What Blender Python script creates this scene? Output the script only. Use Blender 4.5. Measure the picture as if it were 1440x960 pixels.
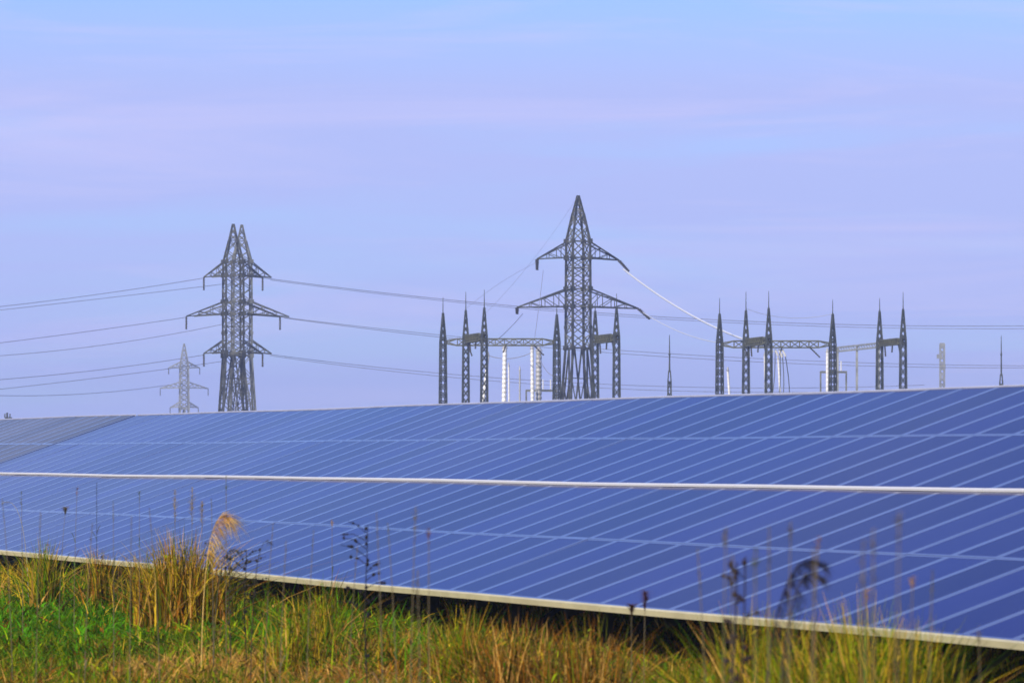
import bpy, math, random
import numpy as np
from mathutils import Vector, Matrix, noise
random.seed(7); RNG = np.random.default_rng(11)
R_ = math.radians
scn = bpy.context.scene
for o in list(bpy.data.objects): bpy.data.objects.remove(o)
COL = scn.collection

# ------------------------------------------------------------------ camera
F = 7193.4            # focal length in photo pixels (1440 wide)
EYE = 2.10            # eye height above the field
HZ = 639.3            # image row of the horizon
cam_d = bpy.data.cameras.new('camera'); cam = bpy.data.objects.new('camera', cam_d); COL.objects.link(cam)
cam.location = (0, 0, EYE); cam.rotation_euler = (R_(90), 0, 0)
cam_d.sensor_width = 36.0; cam_d.lens = 36.0 * F / 1440
cam_d.shift_y = (HZ - 480) / 1440
cam_d.clip_start = 0.5; cam_d.clip_end = 20000
cam_d.dof.use_dof = True; cam_d.dof.focus_distance = 130.0; cam_d.dof.aperture_fstop = 7.6
scn.camera = cam

# ------------------------------------------------------------------ light
SUN_EL, SUN_AZ = 30.0, 142.0        # azimuth in degrees to the LEFT of the view direction
sv = Vector((-math.sin(R_(SUN_AZ)) * math.cos(R_(SUN_EL)), math.cos(R_(SUN_AZ)) * math.cos(R_(SUN_EL)), math.sin(R_(SUN_EL))))
sd = bpy.data.lights.new('sun', 'SUN'); so = bpy.data.objects.new('sun', sd); COL.objects.link(so)
sd.energy = 5.0; sd.angle = R_(0.5); sd.color = (1.0, 0.88, 0.68)
so.rotation_euler = sv.to_track_quat('Z', 'Y').to_euler()
so.location = (-30, -30, 40)

world = bpy.data.worlds.new('World'); scn.world = world; world.use_nodes = True
nt = world.node_tree; N = nt.nodes; Lk = nt.links; N.clear()
def nd(t, **k):
    n = N.new(t)
    for a, b in k.items(): setattr(n, a, b)
    return n
out = nd('ShaderNodeOutputWorld'); bg = nd('ShaderNodeBackground')
sky = nd('ShaderNodeTexSky', sky_type='NISHITA', sun_disc=False)
sky.sun_elevation = R_(SUN_EL); sky.sun_rotation = -R_(SUN_AZ)
sky.air_density = 1.0; sky.dust_density = 0.3; sky.ozone_density = 3.0; sky.altitude = 100
tint = nd('ShaderNodeMix', data_type='RGBA', blend_type='MULTIPLY'); tint.inputs[0].default_value = 1.0
tint.inputs[7].default_value = (0.66, 0.98, 1.66, 1)
tc = nd('ShaderNodeTexCoord')
mp = nd('ShaderNodeMapping'); mp.inputs['Scale'].default_value = (5, 5, 60)
nz = nd('ShaderNodeTexNoise'); nz.inputs['Scale'].default_value = 1.0; nz.inputs['Detail'].default_value = 5; nz.inputs['Roughness'].default_value = 0.55
nz.inputs['Distortion'].default_value = 0.4
cr = nd('ShaderNodeValToRGB'); cr.color_ramp.elements[0].position = 0.40; cr.color_ramp.elements[1].position = 0.72
cr.color_ramp.elements[1].color = (0.55, 0.55, 0.55, 1)
veil = nd('ShaderNodeMix', data_type='RGBA', blend_type='MIX'); veil.inputs[7].default_value = (4.85, 5.65, 10.1, 1)
Lk.new(tc.outputs['Generated'], mp.inputs[0]); Lk.new(mp.outputs[0], nz.inputs[0]); Lk.new(nz.outputs[0], cr.inputs[0])
Lk.new(sky.outputs[0], tint.inputs[6]); Lk.new(tint.outputs[2], veil.inputs[6]); 
sep = nd('ShaderNodeSeparateXYZ'); Lk.new(tc.outputs['Generated'], sep.inputs[0])
lo = nd('ShaderNodeMapRange', interpolation_type='SMOOTHSTEP'); lo.inputs[1].default_value = 0.070; lo.inputs[2].default_value = 0.098; lo.inputs[3].default_value = 0.74; lo.inputs[4].default_value = 0.10
dist = nd('ShaderNodeMath', operation='MULTIPLY_ADD'); dist.inputs[1].default_value = 0.06; Lk.new(nz.outputs[0], dist.inputs[0])
sub = nd('ShaderNodeMath', operation='SUBTRACT'); Lk.new(sep.outputs[2], dist.inputs[2]); Lk.new(dist.outputs[0], sub.inputs[0]); sub.inputs[1].default_value = 0.03
Lk.new(sub.outputs[0], lo.inputs[0])
addv = nd('ShaderNodeMath', operation='ADD', use_clamp=True); Lk.new(lo.outputs[0], addv.inputs[0]); Lk.new(cr.outputs[0], addv.inputs[1])
Lk.new(addv.outputs[0], veil.inputs[0])
mp2 = nd('ShaderNodeMapping'); mp2.inputs['Scale'].default_value = (7, 7, 75); mp2.inputs['Location'].default_value = (3.3, 1.7, 0.4)
nz2 = nd('ShaderNodeTexNoise'); nz2.inputs['Scale'].default_value = 1.0; nz2.inputs['Detail'].default_value = 7; nz2.inputs['Roughness'].default_value = 0.62; nz2.inputs['Distortion'].default_value = 0.6
cr2 = nd('ShaderNodeValToRGB'); cr2.color_ramp.elements[0].position = 0.50; cr2.color_ramp.elements[1].position = 0.80; cr2.color_ramp.elements[1].color = (0.8, 0.8, 0.8, 1)
wisp = nd('ShaderNodeMix', data_type='RGBA', blend_type='MIX'); wisp.inputs[7].default_value = (6.7, 6.5, 10.4, 1)
Lk.new(tc.outputs['Generated'], mp2.inputs[0]); Lk.new(mp2.outputs[0], nz2.inputs[0]); Lk.new(nz2.outputs[0], cr2.inputs[0]); Lk.new(cr2.outputs[0], wisp.inputs[0])
Lk.new(veil.outputs[2], wisp.inputs[6]); Lk.new(wisp.outputs[2], bg.inputs[0]); bg.inputs[1].default_value = 0.10
Lk.new(bg.outputs[0], out.inputs[0])

scn.view_settings.view_transform = 'Standard'; scn.view_settings.look = 'None'
scn.view_settings.gamma = 1.0; scn.view_settings.exposure = 0.0; scn.view_settings.use_curve_mapping = False
scn.cycles.max_bounces = 6; scn.cycles.volume_bounces = 0
scn.cycles.transparent_max_bounces = 8
scn.cycles.use_denoising = True

# ------------------------------------------------------------------ helpers
def W(px, py, Z):
    """world point seen at photo pixel (px, py) at distance Z along the view"""
    return Vector(((px - 720) / F * Z, Z, EYE - (py - HZ) / F * Z))

def tag(o, label=None, cat=None, group=None, kind=None):
    if label: o['label'] = label
    if cat: o['category'] = cat
    if group: o['group'] = group
    if kind: o['kind'] = kind
    return o

def empty(name, loc=(0, 0, 0), rz=0.0):
    o = bpy.data.objects.new(name, None); COL.objects.link(o)
    o.location = loc; o.rotation_euler = (0, 0, rz); o.empty_display_size = 0.3
    return o

class MB:
    def __init__(s): s.v = []; s.f = []; s.m = []
    def quad(s, a, b, c, d, mi=0):
        n = len(s.v); s.v += [tuple(a), tuple(b), tuple(c), tuple(d)]; s.f.append((n, n+1, n+2, n+3)); s.m.append(mi)
    def hexa(s, p, mi=0):   # 8 corners: bottom ring 0-3, top ring 4-7
        n = len(s.v); s.v += [tuple(q) for q in p]
        for f in ((3,2,1,0),(4,5,6,7),(0,1,5,4),(1,2,6,5),(2,3,7,6),(3,0,4,7)):
            s.f.append(tuple(n+i for i in f)); s.m.append(mi)
    def box(s, c0, c1, mi=0):
        x0,y0,z0 = c0; x1,y1,z1 = c1
        s.hexa([(x0,y0,z0),(x1,y0,z0),(x1,y1,z0),(x0,y1,z0),(x0,y0,z1),(x1,y0,z1),(x1,y1,z1),(x0,y1,z1)], mi)
    def bar(s, p, q, w, h=None, mi=0):
        p = Vector(p); q = Vector(q); d = q - p
        if d.length < 1e-6: return
        d.normalize(); up = Vector((0,0,1)) if abs(d.z) < 0.95 else Vector((1,0,0))
        a = d.cross(up).normalized(); b = a.cross(d).normalized(); h = h or w
        a *= w/2; b *= h/2
        s.hexa([p-a-b, p+a-b, p+a+b, p-a+b, q-a-b, q+a-b, q+a+b, q-a+b], mi)
    def tube(s, pts, rads, n=6, mi=0):
        base = len(s.v); k = len(pts)
        for i, p in enumerate(pts):
            p = Vector(p)
            d = (Vector(pts[min(i+1,k-1)]) - Vector(pts[max(i-1,0)])).normalized()
            up = Vector((0,0,1)) if abs(d.z) < 0.95 else Vector((1,0,0))
            a = d.cross(up).normalized(); b = a.cross(d).normalized()
            r = rads[i] if hasattr(rads, '__len__') else rads
            for j in range(n):
                t = 2*math.pi*j/n; s.v.append(tuple(p + a*r*math.cos(t) + b*r*math.sin(t)))
        for i in range(k-1):
            for j in range(n):
                s.f.append((base+i*n+j, base+i*n+(j+1)%n, base+(i+1)*n+(j+1)%n, base+(i+1)*n+j)); s.m.append(mi)
        s.f.append(tuple(base+j for j in reversed(range(n)))); s.m.append(mi)
        s.f.append(tuple(base+(k-1)*n+j for j in range(n))); s.m.append(mi)
    def mesh(s, name, mats):
        me = bpy.data.meshes.new(name); me.from_pydata(s.v, [], s.f)
        for m in (mats if isinstance(mats, (list, tuple)) else [mats]): me.materials.append(m)
        me.polygons.foreach_set('material_index', s.m); me.update(); return me
    def build(s, name, mats, parent=None):
        o = bpy.data.objects.new(name, s.mesh(name, mats)); COL.objects.link(o)
        if parent: o.parent = parent
        return o

# ------------------------------------------------------------------ materials
def mat(name, base, rough=0.6, metal=0.0, spec=0.5, noise_amt=0.0, noise_scale=5.0, col2=None, bump=0.0, obj_var=0.0):
    m = bpy.data.materials.new(name); m.use_nodes = True
    t = m.node_tree; n = t.nodes; b = n['Principled BSDF']
    b.inputs['Base Color'].default_value = (*base, 1); b.inputs['Roughness'].default_value = rough
    b.inputs['Metallic'].default_value = metal; b.inputs['Specular IOR Level'].default_value = spec
    col = None
    if noise_amt > 0:
        x = n.new('ShaderNodeTexCoord'); z = n.new('ShaderNodeTexNoise'); z.inputs['Scale'].default_value = noise_scale
        z.inputs['Detail'].default_value = 6
        r = n.new('ShaderNodeMapRange'); r.inputs[1].default_value = 0.35; r.inputs[2].default_value = 0.65
        r.inputs[4].default_value = noise_amt
        mx = n.new('ShaderNodeMix'); mx.data_type = 'RGBA'
        mx.inputs[6].default_value = (*base, 1); mx.inputs[7].default_value = (*(col2 or tuple(c*0.4 for c in base)), 1)
        t.links.new(x.outputs['Object'], z.inputs[0]); t.links.new(z.outputs[0], r.inputs[0]); t.links.new(r.outputs[0], mx.inputs[0])
        t.links.new(mx.outputs[2], b.inputs['Base Color']); col = mx.outputs[2]
        if bump:
            bp = n.new('ShaderNodeBump'); bp.inputs['Strength'].default_value = bump
            t.links.new(z.outputs[0], bp.inputs['Height']); t.links.new(bp.outputs[0], b.inputs['Normal'])
    if obj_var > 0:
        oi = n.new('ShaderNodeObjectInfo'); r2 = n.new('ShaderNodeMapRange'); r2.inputs[3].default_value = 1-obj_var; r2.inputs[4].default_value = 1+obj_var
        t.links.new(oi.outputs['Random'], r2.inputs[0])
        ms = n.new('ShaderNodeMix'); ms.data_type = 'RGBA'; ms.blend_type = 'MULTIPLY'; ms.inputs[0].default_value = 1
        if col: t.links.new(col, ms.inputs[6])
        else: ms.inputs[6].default_value = (*base, 1)
        t.links.new(r2.outputs[0], ms.inputs[7]); t.links.new(ms.outputs[2], b.inputs['Base Color'])
    return m

M_glass = mat('panel_glass', (0.010, 0.017, 0.135), rough=0.09, spec=0.009, noise_amt=0.6, noise_scale=1.3, col2=(0.018, 0.026, 0.140), obj_var=0.22)
b_ = M_glass.node_tree.nodes['Principled BSDF']; b_.inputs['Sheen Weight'].default_value = 0.018; b_.inputs['Sheen Roughness'].default_value = 0.35; b_.inputs['Sheen Tint'].default_value = (1, .95, .85, 1)
M_glass_b = mat('panel_glass_grey', (0.075, 0.065, 0.070), rough=0.16, spec=0.006, noise_amt=0.6, noise_scale=1.3, col2=(0.09, 0.08, 0.08), obj_var=0.2)  # grey base paints in the grazing sky reflection and haze on the far array
M_back = mat('panel_backsheet', (0.008, 0.008, 0.009), rough=0.8, spec=0.1)
M_frame = mat('panel_frame', (0.075, 0.09, 0.20), rough=0.10, spec=0.22, noise_amt=0.5, noise_scale=3.0, col2=(0.055, 0.07, 0.17))
M_edge = mat('top_edge_metal', (0.50, 0.52, 0.62), rough=0.5, noise_amt=0.3, noise_scale=2.0)
M_strip = mat('white_strip', (0.70, 0.69, 0.67), rough=0.5, noise_amt=0.4, noise_scale=1.5, col2=(0.62, 0.60, 0.56))
M_rail = mat('cream_rail', (0.62, 0.56, 0.33), rough=0.6, noise_amt=0.6, noise_scale=2.5, col2=(0.44, 0.39, 0.22))
M_steel = mat('galvanised_steel', (0.04, 0.038, 0.03), rough=0.8, metal=0.0, spec=0.1, noise_amt=0.5, noise_scale=4)
M_tower = mat('tower_steel_dark', (0.016, 0.020, 0.022), rough=0.6, metal=0.1, spec=.3, noise_amt=0.9, noise_scale=0.9, col2=(0.11, 0.115, 0.10))
M_brace = mat('tower_brace_weathered', (0.05, 0.055, 0.05), rough=0.6, spec=.3, noise_amt=1.0, noise_scale=1.6, col2=(0.22, 0.22, 0.18))
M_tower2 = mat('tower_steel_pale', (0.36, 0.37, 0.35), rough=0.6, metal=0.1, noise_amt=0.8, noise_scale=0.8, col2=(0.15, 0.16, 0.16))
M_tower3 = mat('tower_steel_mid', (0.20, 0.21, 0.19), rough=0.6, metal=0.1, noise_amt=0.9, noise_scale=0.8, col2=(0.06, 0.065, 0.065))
M_post = mat('gantry_steel', (0.025, 0.034, 0.038), rough=0.6, metal=0.1, spec=.3, noise_amt=0.8, noise_scale=1.2, col2=(0.10, 0.11, 0.10))
M_beam = mat('gantry_beam_green', (0.05, 0.055, 0.035), rough=0.65, noise_amt=0.8, noise_scale=1.0, col2=(0.13, 0.13, 0.07))
M_ins = mat('insulator_brown', (0.07, 0.065, 0.06), rough=0.3, noise_amt=0.3, noise_scale=5)
M_white = mat('white_porcelain', (0.82, 0.81, 0.78), rough=0.35, noise_amt=0.4, noise_scale=1.5, col2=(0.60, 0.60, 0.60))
M_grey = mat('pale_grey_column', (0.42, 0.42, 0.42), rough=0.5, noise_amt=0.4, noise_scale=1.5)
M_wire = mat('conductor_grey', (0.28, 0.28, 0.34), rough=0.5, metal=0.1)
M_wirew = mat('conductor_bright', (0.85, 0.85, 0.85), rough=0.35, metal=0.2)  # near-white base paints the glint on the thick cable into its colour

def ground_material():
    m = bpy.data.materials.new('field_ground'); m.use_nodes = True
    t = m.node_tree; n = t.nodes; b = n['Principled BSDF']; b.inputs['Roughness'].default_value = 0.95; b.inputs['Specular IOR Level'].default_value = 0.05
    tc = n.new('ShaderNodeTexCoord'); z1 = n.new('ShaderNodeTexNoise'); z1.inputs['Scale'].default_value = 0.6; z1.inputs['Detail'].default_value = 8
    z2 = n.new('ShaderNodeTexNoise'); z2.inputs['Scale'].default_value = 9; z2.inputs['Detail'].default_value = 8
    c = n.new('ShaderNodeValToRGB'); e = c.color_ramp.elements
    e[0].position = 0.35; e[0].color = (0.055, 0.085, 0.008, 1); e[1].position = 0.65; e[1].color = (0.15, 0.115, 0.018, 1)
    mx = n.new('ShaderNodeMix'); mx.data_type = 'RGBA'; mx.inputs[7].default_value = (0.07, 0.07, 0.010, 1)
    t.links.new(tc.outputs['Object'], z1.inputs[0]); t.links.new(tc.outputs['Object'], z2.inputs[0])
    t.links.new(z1.outputs[0], c.inputs[0]); t.links.new(c.outputs[0], mx.inputs[6]); t.links.new(z2.outputs[0], mx.inputs[0])
    t.links.new(mx.outputs[2], b.inputs['Base Color'])
    bp = n.new('ShaderNodeBump'); bp.inputs['Strength'].default_value = 0.7; t.links.new(z2.outputs[0], bp.inputs['Height']); t.links.new(bp.outputs[0], b.inputs['Normal'])
    return m
M_ground = ground_material()

def plant_material(name, trans=0.35):
    m = bpy.data.materials.new(name); m.use_nodes = True
    t = m.node_tree; n = t.nodes; b = n['Principled BSDF']; b.inputs['Roughness'].default_value = 0.65
    b.inputs['Specular IOR Level'].default_value = 0.06
    a = n.new('ShaderNodeAttribute'); a.attribute_name = 'tint'
    z = n.new('ShaderNodeTexNoise'); z.inputs['Scale'].default_value = 14; tc = n.new('ShaderNodeTexCoord')
    t.links.new(tc.outputs['Object'], z.inputs[0])
    r = n.new('ShaderNodeMapRange'); r.inputs[3].default_value = 0.7; r.inputs[4].default_value = 1.3; t.links.new(z.outputs[0], r.inputs[0])
    ms = n.new('ShaderNodeMix'); ms.data_type = 'RGBA'; ms.blend_type = 'MULTIPLY'; ms.inputs[0].default_value = 1
    t.links.new(a.outputs['Color'], ms.inputs[6]); t.links.new(r.outputs[0], ms.inputs[7])
    t.links.new(ms.outputs[2], b.inputs['Base Color'])
    tr = n.new('ShaderNodeBsdfTranslucent'); t.links.new(ms.outputs[2], tr.inputs[0])
    mx = n.new('ShaderNodeMixShader'); mx.inputs[0].default_value = trans
    t.links.new(b.outputs[0], mx.inputs[1]); t.links.new(tr.outputs[0], mx.inputs[2])
    t.links.new(mx.outputs[0], n['Material Output'].inputs[0])
    return m
M_grass = plant_material('grass_blades')

# ------------------------------------------------------------------ terrain
AL, TILT = 0.298949, 0.333390
Rv = Vector((-math.sin(AL), math.cos(AL), 0)); Hv = Vector((math.cos(AL), math.sin(AL), 0))
O0 = Vector(((1440-720)/F*39.0175, 39.0175, EYE - 1.4261))      # lower edge of the array at the right side of the frame
UL = 1.6458
def terrain(x, y):
    if y > 200: return 0.0
    d = -((x-O0.x)*Hv.x + (y-O0.y)*Hv.y)       # metres in front of the array
    k = max(0.0, min(1.0, (200-y)/80))
    return k*(0.05*math.sin(x*0.9+y*0.31) + 0.04*math.sin(y*0.7-x*0.4))
def build_ground():
    xs = sorted(set([-3000,-1200,-500,-200,-90] + [i*0.8 for i in range(-60, 61)] + [90,200,500,1200,3000]))
    ys = sorted(set([-1200,-400,-100,-30] + [i*0.8 for i in range(-10, 190)] + [170,200,260,400,700,1100,1700,2300,3000]))
    v = [(x, y, terrain(x, y)) for y in ys for x in xs]; nx = len(xs)
    f = [(j*nx+i, j*nx+i+1, (j+1)*nx+i+1, (j+1)*nx+i) for j in range(len(ys)-1) for i in range(nx-1)]
    me = bpy.data.meshes.new('ground'); me.from_pydata(v, [], f); me.materials.append(M_ground)
    for p in me.polygons: p.use_smooth = True
    o = bpy.data.objects.new('ground', me); COL.objects.link(o); tag(o, kind='structure')
build_ground()

# ------------------------------------------------------------------ solar arrays
PW = 1.02
def panel_meshes(w, h):
    """panel lying in its own x (along row) / y (up slope) plane, origin at lower corner"""
    g = MB(); r = 0.070; e = 0.030
    g.box((r, e, -0.004), (w-r, h-e, 0.0), 0); g.box((r, e, -0.012), (w-r, h-e, -0.006), 1)
    f = MB()
    f.box((0, 0, -0.038), (w, e, 0.0015)); f.box((0, h-e, -0.038), (w, h, 0.0015))
    f.box((0, e, -0.038), (r, h-e, 0.0015)); f.box((w-r, e, -0.038), (w, h-e, 0.0015))
    return g.mesh('solar_panel', [M_glass, M_back]), f.mesh('panel_frame', M_frame)
PG, PF = panel_meshes(PW-0.006, UL-0.008)
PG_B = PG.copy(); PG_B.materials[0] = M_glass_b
U0 = [0.0, UL, 2*UL+0.045, 3*UL+0.045]
UTOP = 4*UL+0.045
def solar_array(s0, n, label, twist=0.0, lift=0.0, PG=PG):
    S = Vector((math.cos(TILT+twist)*Hv.x, math.cos(TILT+twist)*Hv.y, math.sin(TILT+twist)))
    Nn = Rv.cross(S).normalized()
    if Nn.z < 0: Nn = -Nn
    base = O0 + Rv*s0 + Vector((0, 0, lift))
    root = empty('solar_array', (base.x, base.y, 0)); tag(root, label, 'solar array', 'solar arrays in the long row')
    def sag(s): return 0.006*math.sin(s*0.21+1.0) + 0.004*math.sin(s*0.53)
    def P(s, u, o=0.0):
        q = O0 + Rv*s + S*u + Nn*o; return q + Vector((0, 0, sag(s)+lift)) - root.location
    e = s0 + n*PW
    for i in range(n):
        s = s0 + i*PW
        for r in range(4):
            a = P(s, U0[r]); b = P(s+PW, U0[r]); x = (b-a).normalized(); z = x.cross(S).normalized()
            flip = z.z < 0
            # x runs along the row; keep a right handed frame whose z is the glass normal
            if flip:
                a, x = b, -x; z = x.cross(S).normalized()
            y = z.cross(x)
            tw = random.gauss(0, 0.0007); y2 = (y*math.cos(tw) + z*math.sin(tw)); z2 = x.cross(y2)
            Mx = Matrix((x, y2, z2)).transposed().to_4x4(); Mx.translation = a + z*random.uniform(-0.0003, 0.0003)
            p = bpy.data.objects.new('solar_panel', PG); COL.objects.link(p); p.parent = root; p.matrix_local = Mx
            q = bpy.data.objects.new('frame', PF); COL.objects.link(q); q.parent = p
    def strip(name, u0, u1, o0, o1, m, step=3):
        mb = MB(); k = 0
        while k < n:
            j = min(n, k+step)
            a0, a1 = s0+k*PW, s0+j*PW-0.018
            mb.hexa([P(a0,u0,o0),P(a1,u0,o0),P(a1,u1,o0),P(a0,u1,o0),P(a0,u0,o1),P(a1,u0,o1),P(a1,u1,o1),P(a0,u1,o1)]); k = j
        return mb.build(name, m, root)
    strip('middle_cover_strip', 2*UL-0.004, 2*UL+0.043, 0.006, 0.027, M_strip)
    strip('top_edge_strip', UTOP-0.006, UTOP+0.018, -0.045, 0.012, M_edge)
    strip('bottom_rail', -0.045, -0.004, -0.054, 0.003, M_rail)
    for u in (0.35, 1.28, 2.0, 2.95, 3.7, 4.6, 5.35, 6.25): strip('purlin', u, u+0.05, -0.115, -0.042, M_steel, 6)
    k = 0.5
    while k < n:
        s = s0 + k*PW
        mb = MB(); mb.bar(P(s, 0.1, -0.17), P(s, UTOP-0.1, -0.17), 0.06, 0.10); mb.build('rafter', M_steel, root)
        for u in (0.55, 3.2, 5.9):
            a = P(s, u, -0.22); mb = MB(); mb.bar(a, (a.x, a.y, -0.3), 0.10); mb.build('post', M_steel, root)
        a = P(s, 1.9, -0.2); b = P(s, 0.55, -0.22); mb = MB(); mb.bar(a, (b.x, b.y, 0.15), 0.05); mb.build('brace', M_steel, root)
        k += 3
    return root
NA = 60
solar_array(57.35-NA*PW, NA, 'long near array of blue solar panels reaching the right edge, white strip along its middle')
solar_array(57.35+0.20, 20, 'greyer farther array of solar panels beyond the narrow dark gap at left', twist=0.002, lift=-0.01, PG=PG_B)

# ------------------------------------------------------------------ lattice towers
def insulator(mb, p, q, r=0.14, n=9):
    p = Vector(p); q = Vector(q); pts = []; rad = []
    for i in range(n*2+1):
        pts.append(p.lerp(q, i/(n*2))); rad.append(r if i % 2 else r*0.45)
    mb.tube(pts, rad, 6)

def lattice(legs_b, legs_t, n, wb, mb, belts=True):
    """X bracing on four faces between two square rings of corners"""
    for k in range(n):
        a = [legs_b[i].lerp(legs_t[i], k/n) for i in range(4)]; b = [legs_b[i].lerp(legs_t[i], (k+1)/n) for i in range(4)]
        for i in range(4):
            j = (i+1) % 4
            mb.bar(a[i], b[j], wb); mb.bar(a[j], b[i], wb)
            if belts and k % 2 == 0: mb.bar(a[i], a[j], wb)

def ring(h, z): return [Vector((sx*h, sy*h, z)) for sx, sy in ((-1,-1),(1,-1),(1,1),(-1,1))]

def tower(label, cx, Z, rot, prof, arms, M, group, base_py=None, lw=0.26, bw=0.13, cap=None, name='lattice_tower', flare=1.0):
    """prof: (py, half width px) from belt upward to the peak; arms: (py bottom, py top, reach px, droop px, [insulator spec])"""
    k = Z/F; c = W(cx, HZ, Z)
    root = empty(name, (c.x, c.y, 0), rot); tag(root, label, 'pylon', group)
    zz = lambda py: EYE - (py-HZ)*k
    z_b, h_b = zz(prof[0][0]), prof[0][1]*k
    # splayed lower part
    hb = h_b*(1+0.75*flare)
    bot = ring(hb, 0.0); top = ring(h_b, z_b)
    tip_z = zz(prof[-1][0]); 
    rings = [top] + [ring(h*k, zz(py)) for py, h in prof[1:]]
    for i in range(4):
        mb = MB(); pts = [bot[i]] + [r[i] for r in rings]
        for a, b in zip(pts[:-1], pts[1:]): mb.bar(a, b, lw if b.z <= rings[-2][0].z+0.01 else lw*0.75)
        mb.build('leg', M, root)
    mb = MB()
    # inverted V bracing of the splayed foot, with a waist belt
    for i in range(4):
        j = (i+1) % 4
        mb.bar(top[i], top[j], bw*1.5)
        mtop = (top[i]+top[j])/2; q = 0.42
        wi = bot[i].lerp(top[i], 0.0); wj = bot[j].lerp(top[j], 0.0)
        mb.bar(mtop, wi, bw*1.6); mb.bar(mtop, wj, bw*1.6)
        for t in (0.25, 0.5, 0.75):
            a = bot[i].lerp(top[i], t); b = wi.lerp(mtop, t); mb.bar(a, b, bw); mb.bar(a, wi.lerp(mtop, t-0.2), bw)
            a2 = bot[j].lerp(top[j], t); b2 = wj.lerp(mtop, t); mb.bar(a2, b2, bw); mb.bar(a2, wj.lerp(mtop, t-0.2), bw)
    if len(arms) == 3 and Z < 1000: lattice(bot, top, 5, 0.10, mb)
    mb.build('lower_bracing', M, root)
    mb = MB()
    for a, b in zip(rings[:-1], rings[1:]):
        hgt = b[0].z - a[0].z; w = (a[1].x - a[0].x)
        n = max(1, round(hgt/max(w*0.62, 0.7)))
        lattice(a, b, n, bw*(1 if b is not rings[-1] else 0.85), mb)
    # gusset plates where belts meet the legs
    MB_ = M_brace if M is M_tower else M
    mb.build('bracing', MB_, root); mb = MB()
    for a in rings[:-2]:
        for q in a: mb.box((q.x-.28, q.y-.28, q.z-.32), (q.x+.28, q.y+.28, q.z+.32))
    for a, b in zip(rings[:-2], rings[1:-1]):
        m_ = round((b[0].z-a[0].z)/3.0)
        for t in range(1, m_):
            for i in range(4):
                q = a[i].lerp(b[i], t/m_); mb.box((q.x-.2, q.y-.2, q.z-.22), (q.x+.2, q.y+.2, q.z+.22))
    mb.build('gusset_plates', M, root)['kind'] = 'stuff'
    for (pb, pt, reach, droop, ins) in arms:
        zb, zt = zz(pb), zz(pt); L = reach*k
        hw = None
        for (p0, h0), (p1, h1) in zip(prof[:-1], prof[1:]):
            if p1 <= pb <= p0: hw = (h0 + (h1-h0)*(p0-pb)/(p0-p1))*k
        hw = hw or h_b
        for sx in (-1, 1):
            mb = MB(); tip = Vector((sx*L, 0, zb-droop*k)); mid = []
            for sy in (-1, 1):
                cb = Vector((sx*hw, sy*hw, zb)); ct = Vector((sx*hw, sy*hw, zt))
                mb.bar(cb, tip, bw*1.5); mb.bar(ct, tip, bw*1.5); mb.bar(cb, ct, bw)
                nseg = max(3, int((L-hw)/1.6)); pb_, pt_ = cb, ct
                for s in range(1, nseg):
                    q0 = cb.lerp(tip, s/nseg); q1 = ct.lerp(tip, s/nseg)
                    mb.bar(q0, q1, bw*0.7); mb.bar(pb_, q1, bw*0.7); pb_, pt_ = q0, q1
                mid.append((cb, ct))
            for s in range(0, 4):
                t = s/5
                mb.bar(mid[0][0].lerp(tip, t), mid[1][0].lerp(tip, t), bw*0.8); mb.bar(mid[0][0].lerp(tip, t), mid[1][0].lerp(tip, t+0.2), bw*0.7)
                mb.bar(mid[0][1].lerp(tip, t), mid[1][1].lerp(tip, t), bw*0.8)
            arm = mb.build('crossarm', M, root)
            for (side, dx, dl, mi_) in ins:          # insulator: side, dx px along arm, length px, material
                if side != 0 and side != sx: continue
                for off in ((-0.22, 0.22) if mi_ == 'pair' else (0,)):
                    mb = MB(); p = tip + Vector((off - sx*dx*0.0, off, -0.05))
                    q = p + Vector((sx*dx*k, off, -dl*k)); insulator(mb, p, q, 0.19 if mi_ != 'pair' else 0.20, 8)
                    mb.build('insulator_string', M_white if mi_ == 'white' else M_ins, root)
    return root

# centre tower (anchor type, two arm levels)
tower('tallest lattice pylon, dark steel with two pairs of arms, standing between the left gantries', 813, 720, R_(21),
      [(489, 13.6), (431, 13.3), (406, 13.3), (362, 13.0), (339, 13.0), (300, 6.0), (275, 0.9)],
      [(431, 406, 92, 2, [(-1, 0, 9, 'pair'), (1, 17, 14, 'pair')]), (362, 340, 62, 3, [(-1, 0, 15, 'pair'), (1, 15, 15, 'pair')])],
      M_tower, 'high voltage pylons', lw=0.28, bw=0.12)
ARM3 = lambda i1, i2, i3: [(495, 478, 42, 2, i1), (441, 424, 67, 4, i2), (387, 368, 42, 3, i3)]
S_ = [(0, 0, 18, 'dark')]
tower('dark lattice pylon with three pairs of arms, in front of its paler twin at left', 328, 762, R_(14),
      [(500, 12.6), (495, 12.6), (441, 12.6), (424, 12.6), (387, 12.4), (368, 12.2), (338, 5.5), (315, 0.9)],
      ARM3(S_, S_, S_), M_tower, 'high voltage pylons', lw=0.24, bw=0.105)
tower('pale lattice pylon with three pairs of arms, just behind the dark one at left', 340, 800, R_(10),
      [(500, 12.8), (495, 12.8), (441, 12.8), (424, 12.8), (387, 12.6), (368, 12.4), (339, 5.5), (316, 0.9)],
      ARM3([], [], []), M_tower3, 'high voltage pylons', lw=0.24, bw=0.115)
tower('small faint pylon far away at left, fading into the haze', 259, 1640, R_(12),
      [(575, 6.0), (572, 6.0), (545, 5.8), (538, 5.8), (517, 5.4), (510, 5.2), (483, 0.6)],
      [(572, 565, 20, 1, [(0, 0, 9, 'dark')]), (545, 537, 34, 1, [(0, 0, 10, 'dark')]), (517, 509, 22, 0, [(0, 0, 9, 'dark')])], M_tower2, 'high voltage pylons', lw=0.34, bw=0.18)

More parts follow.
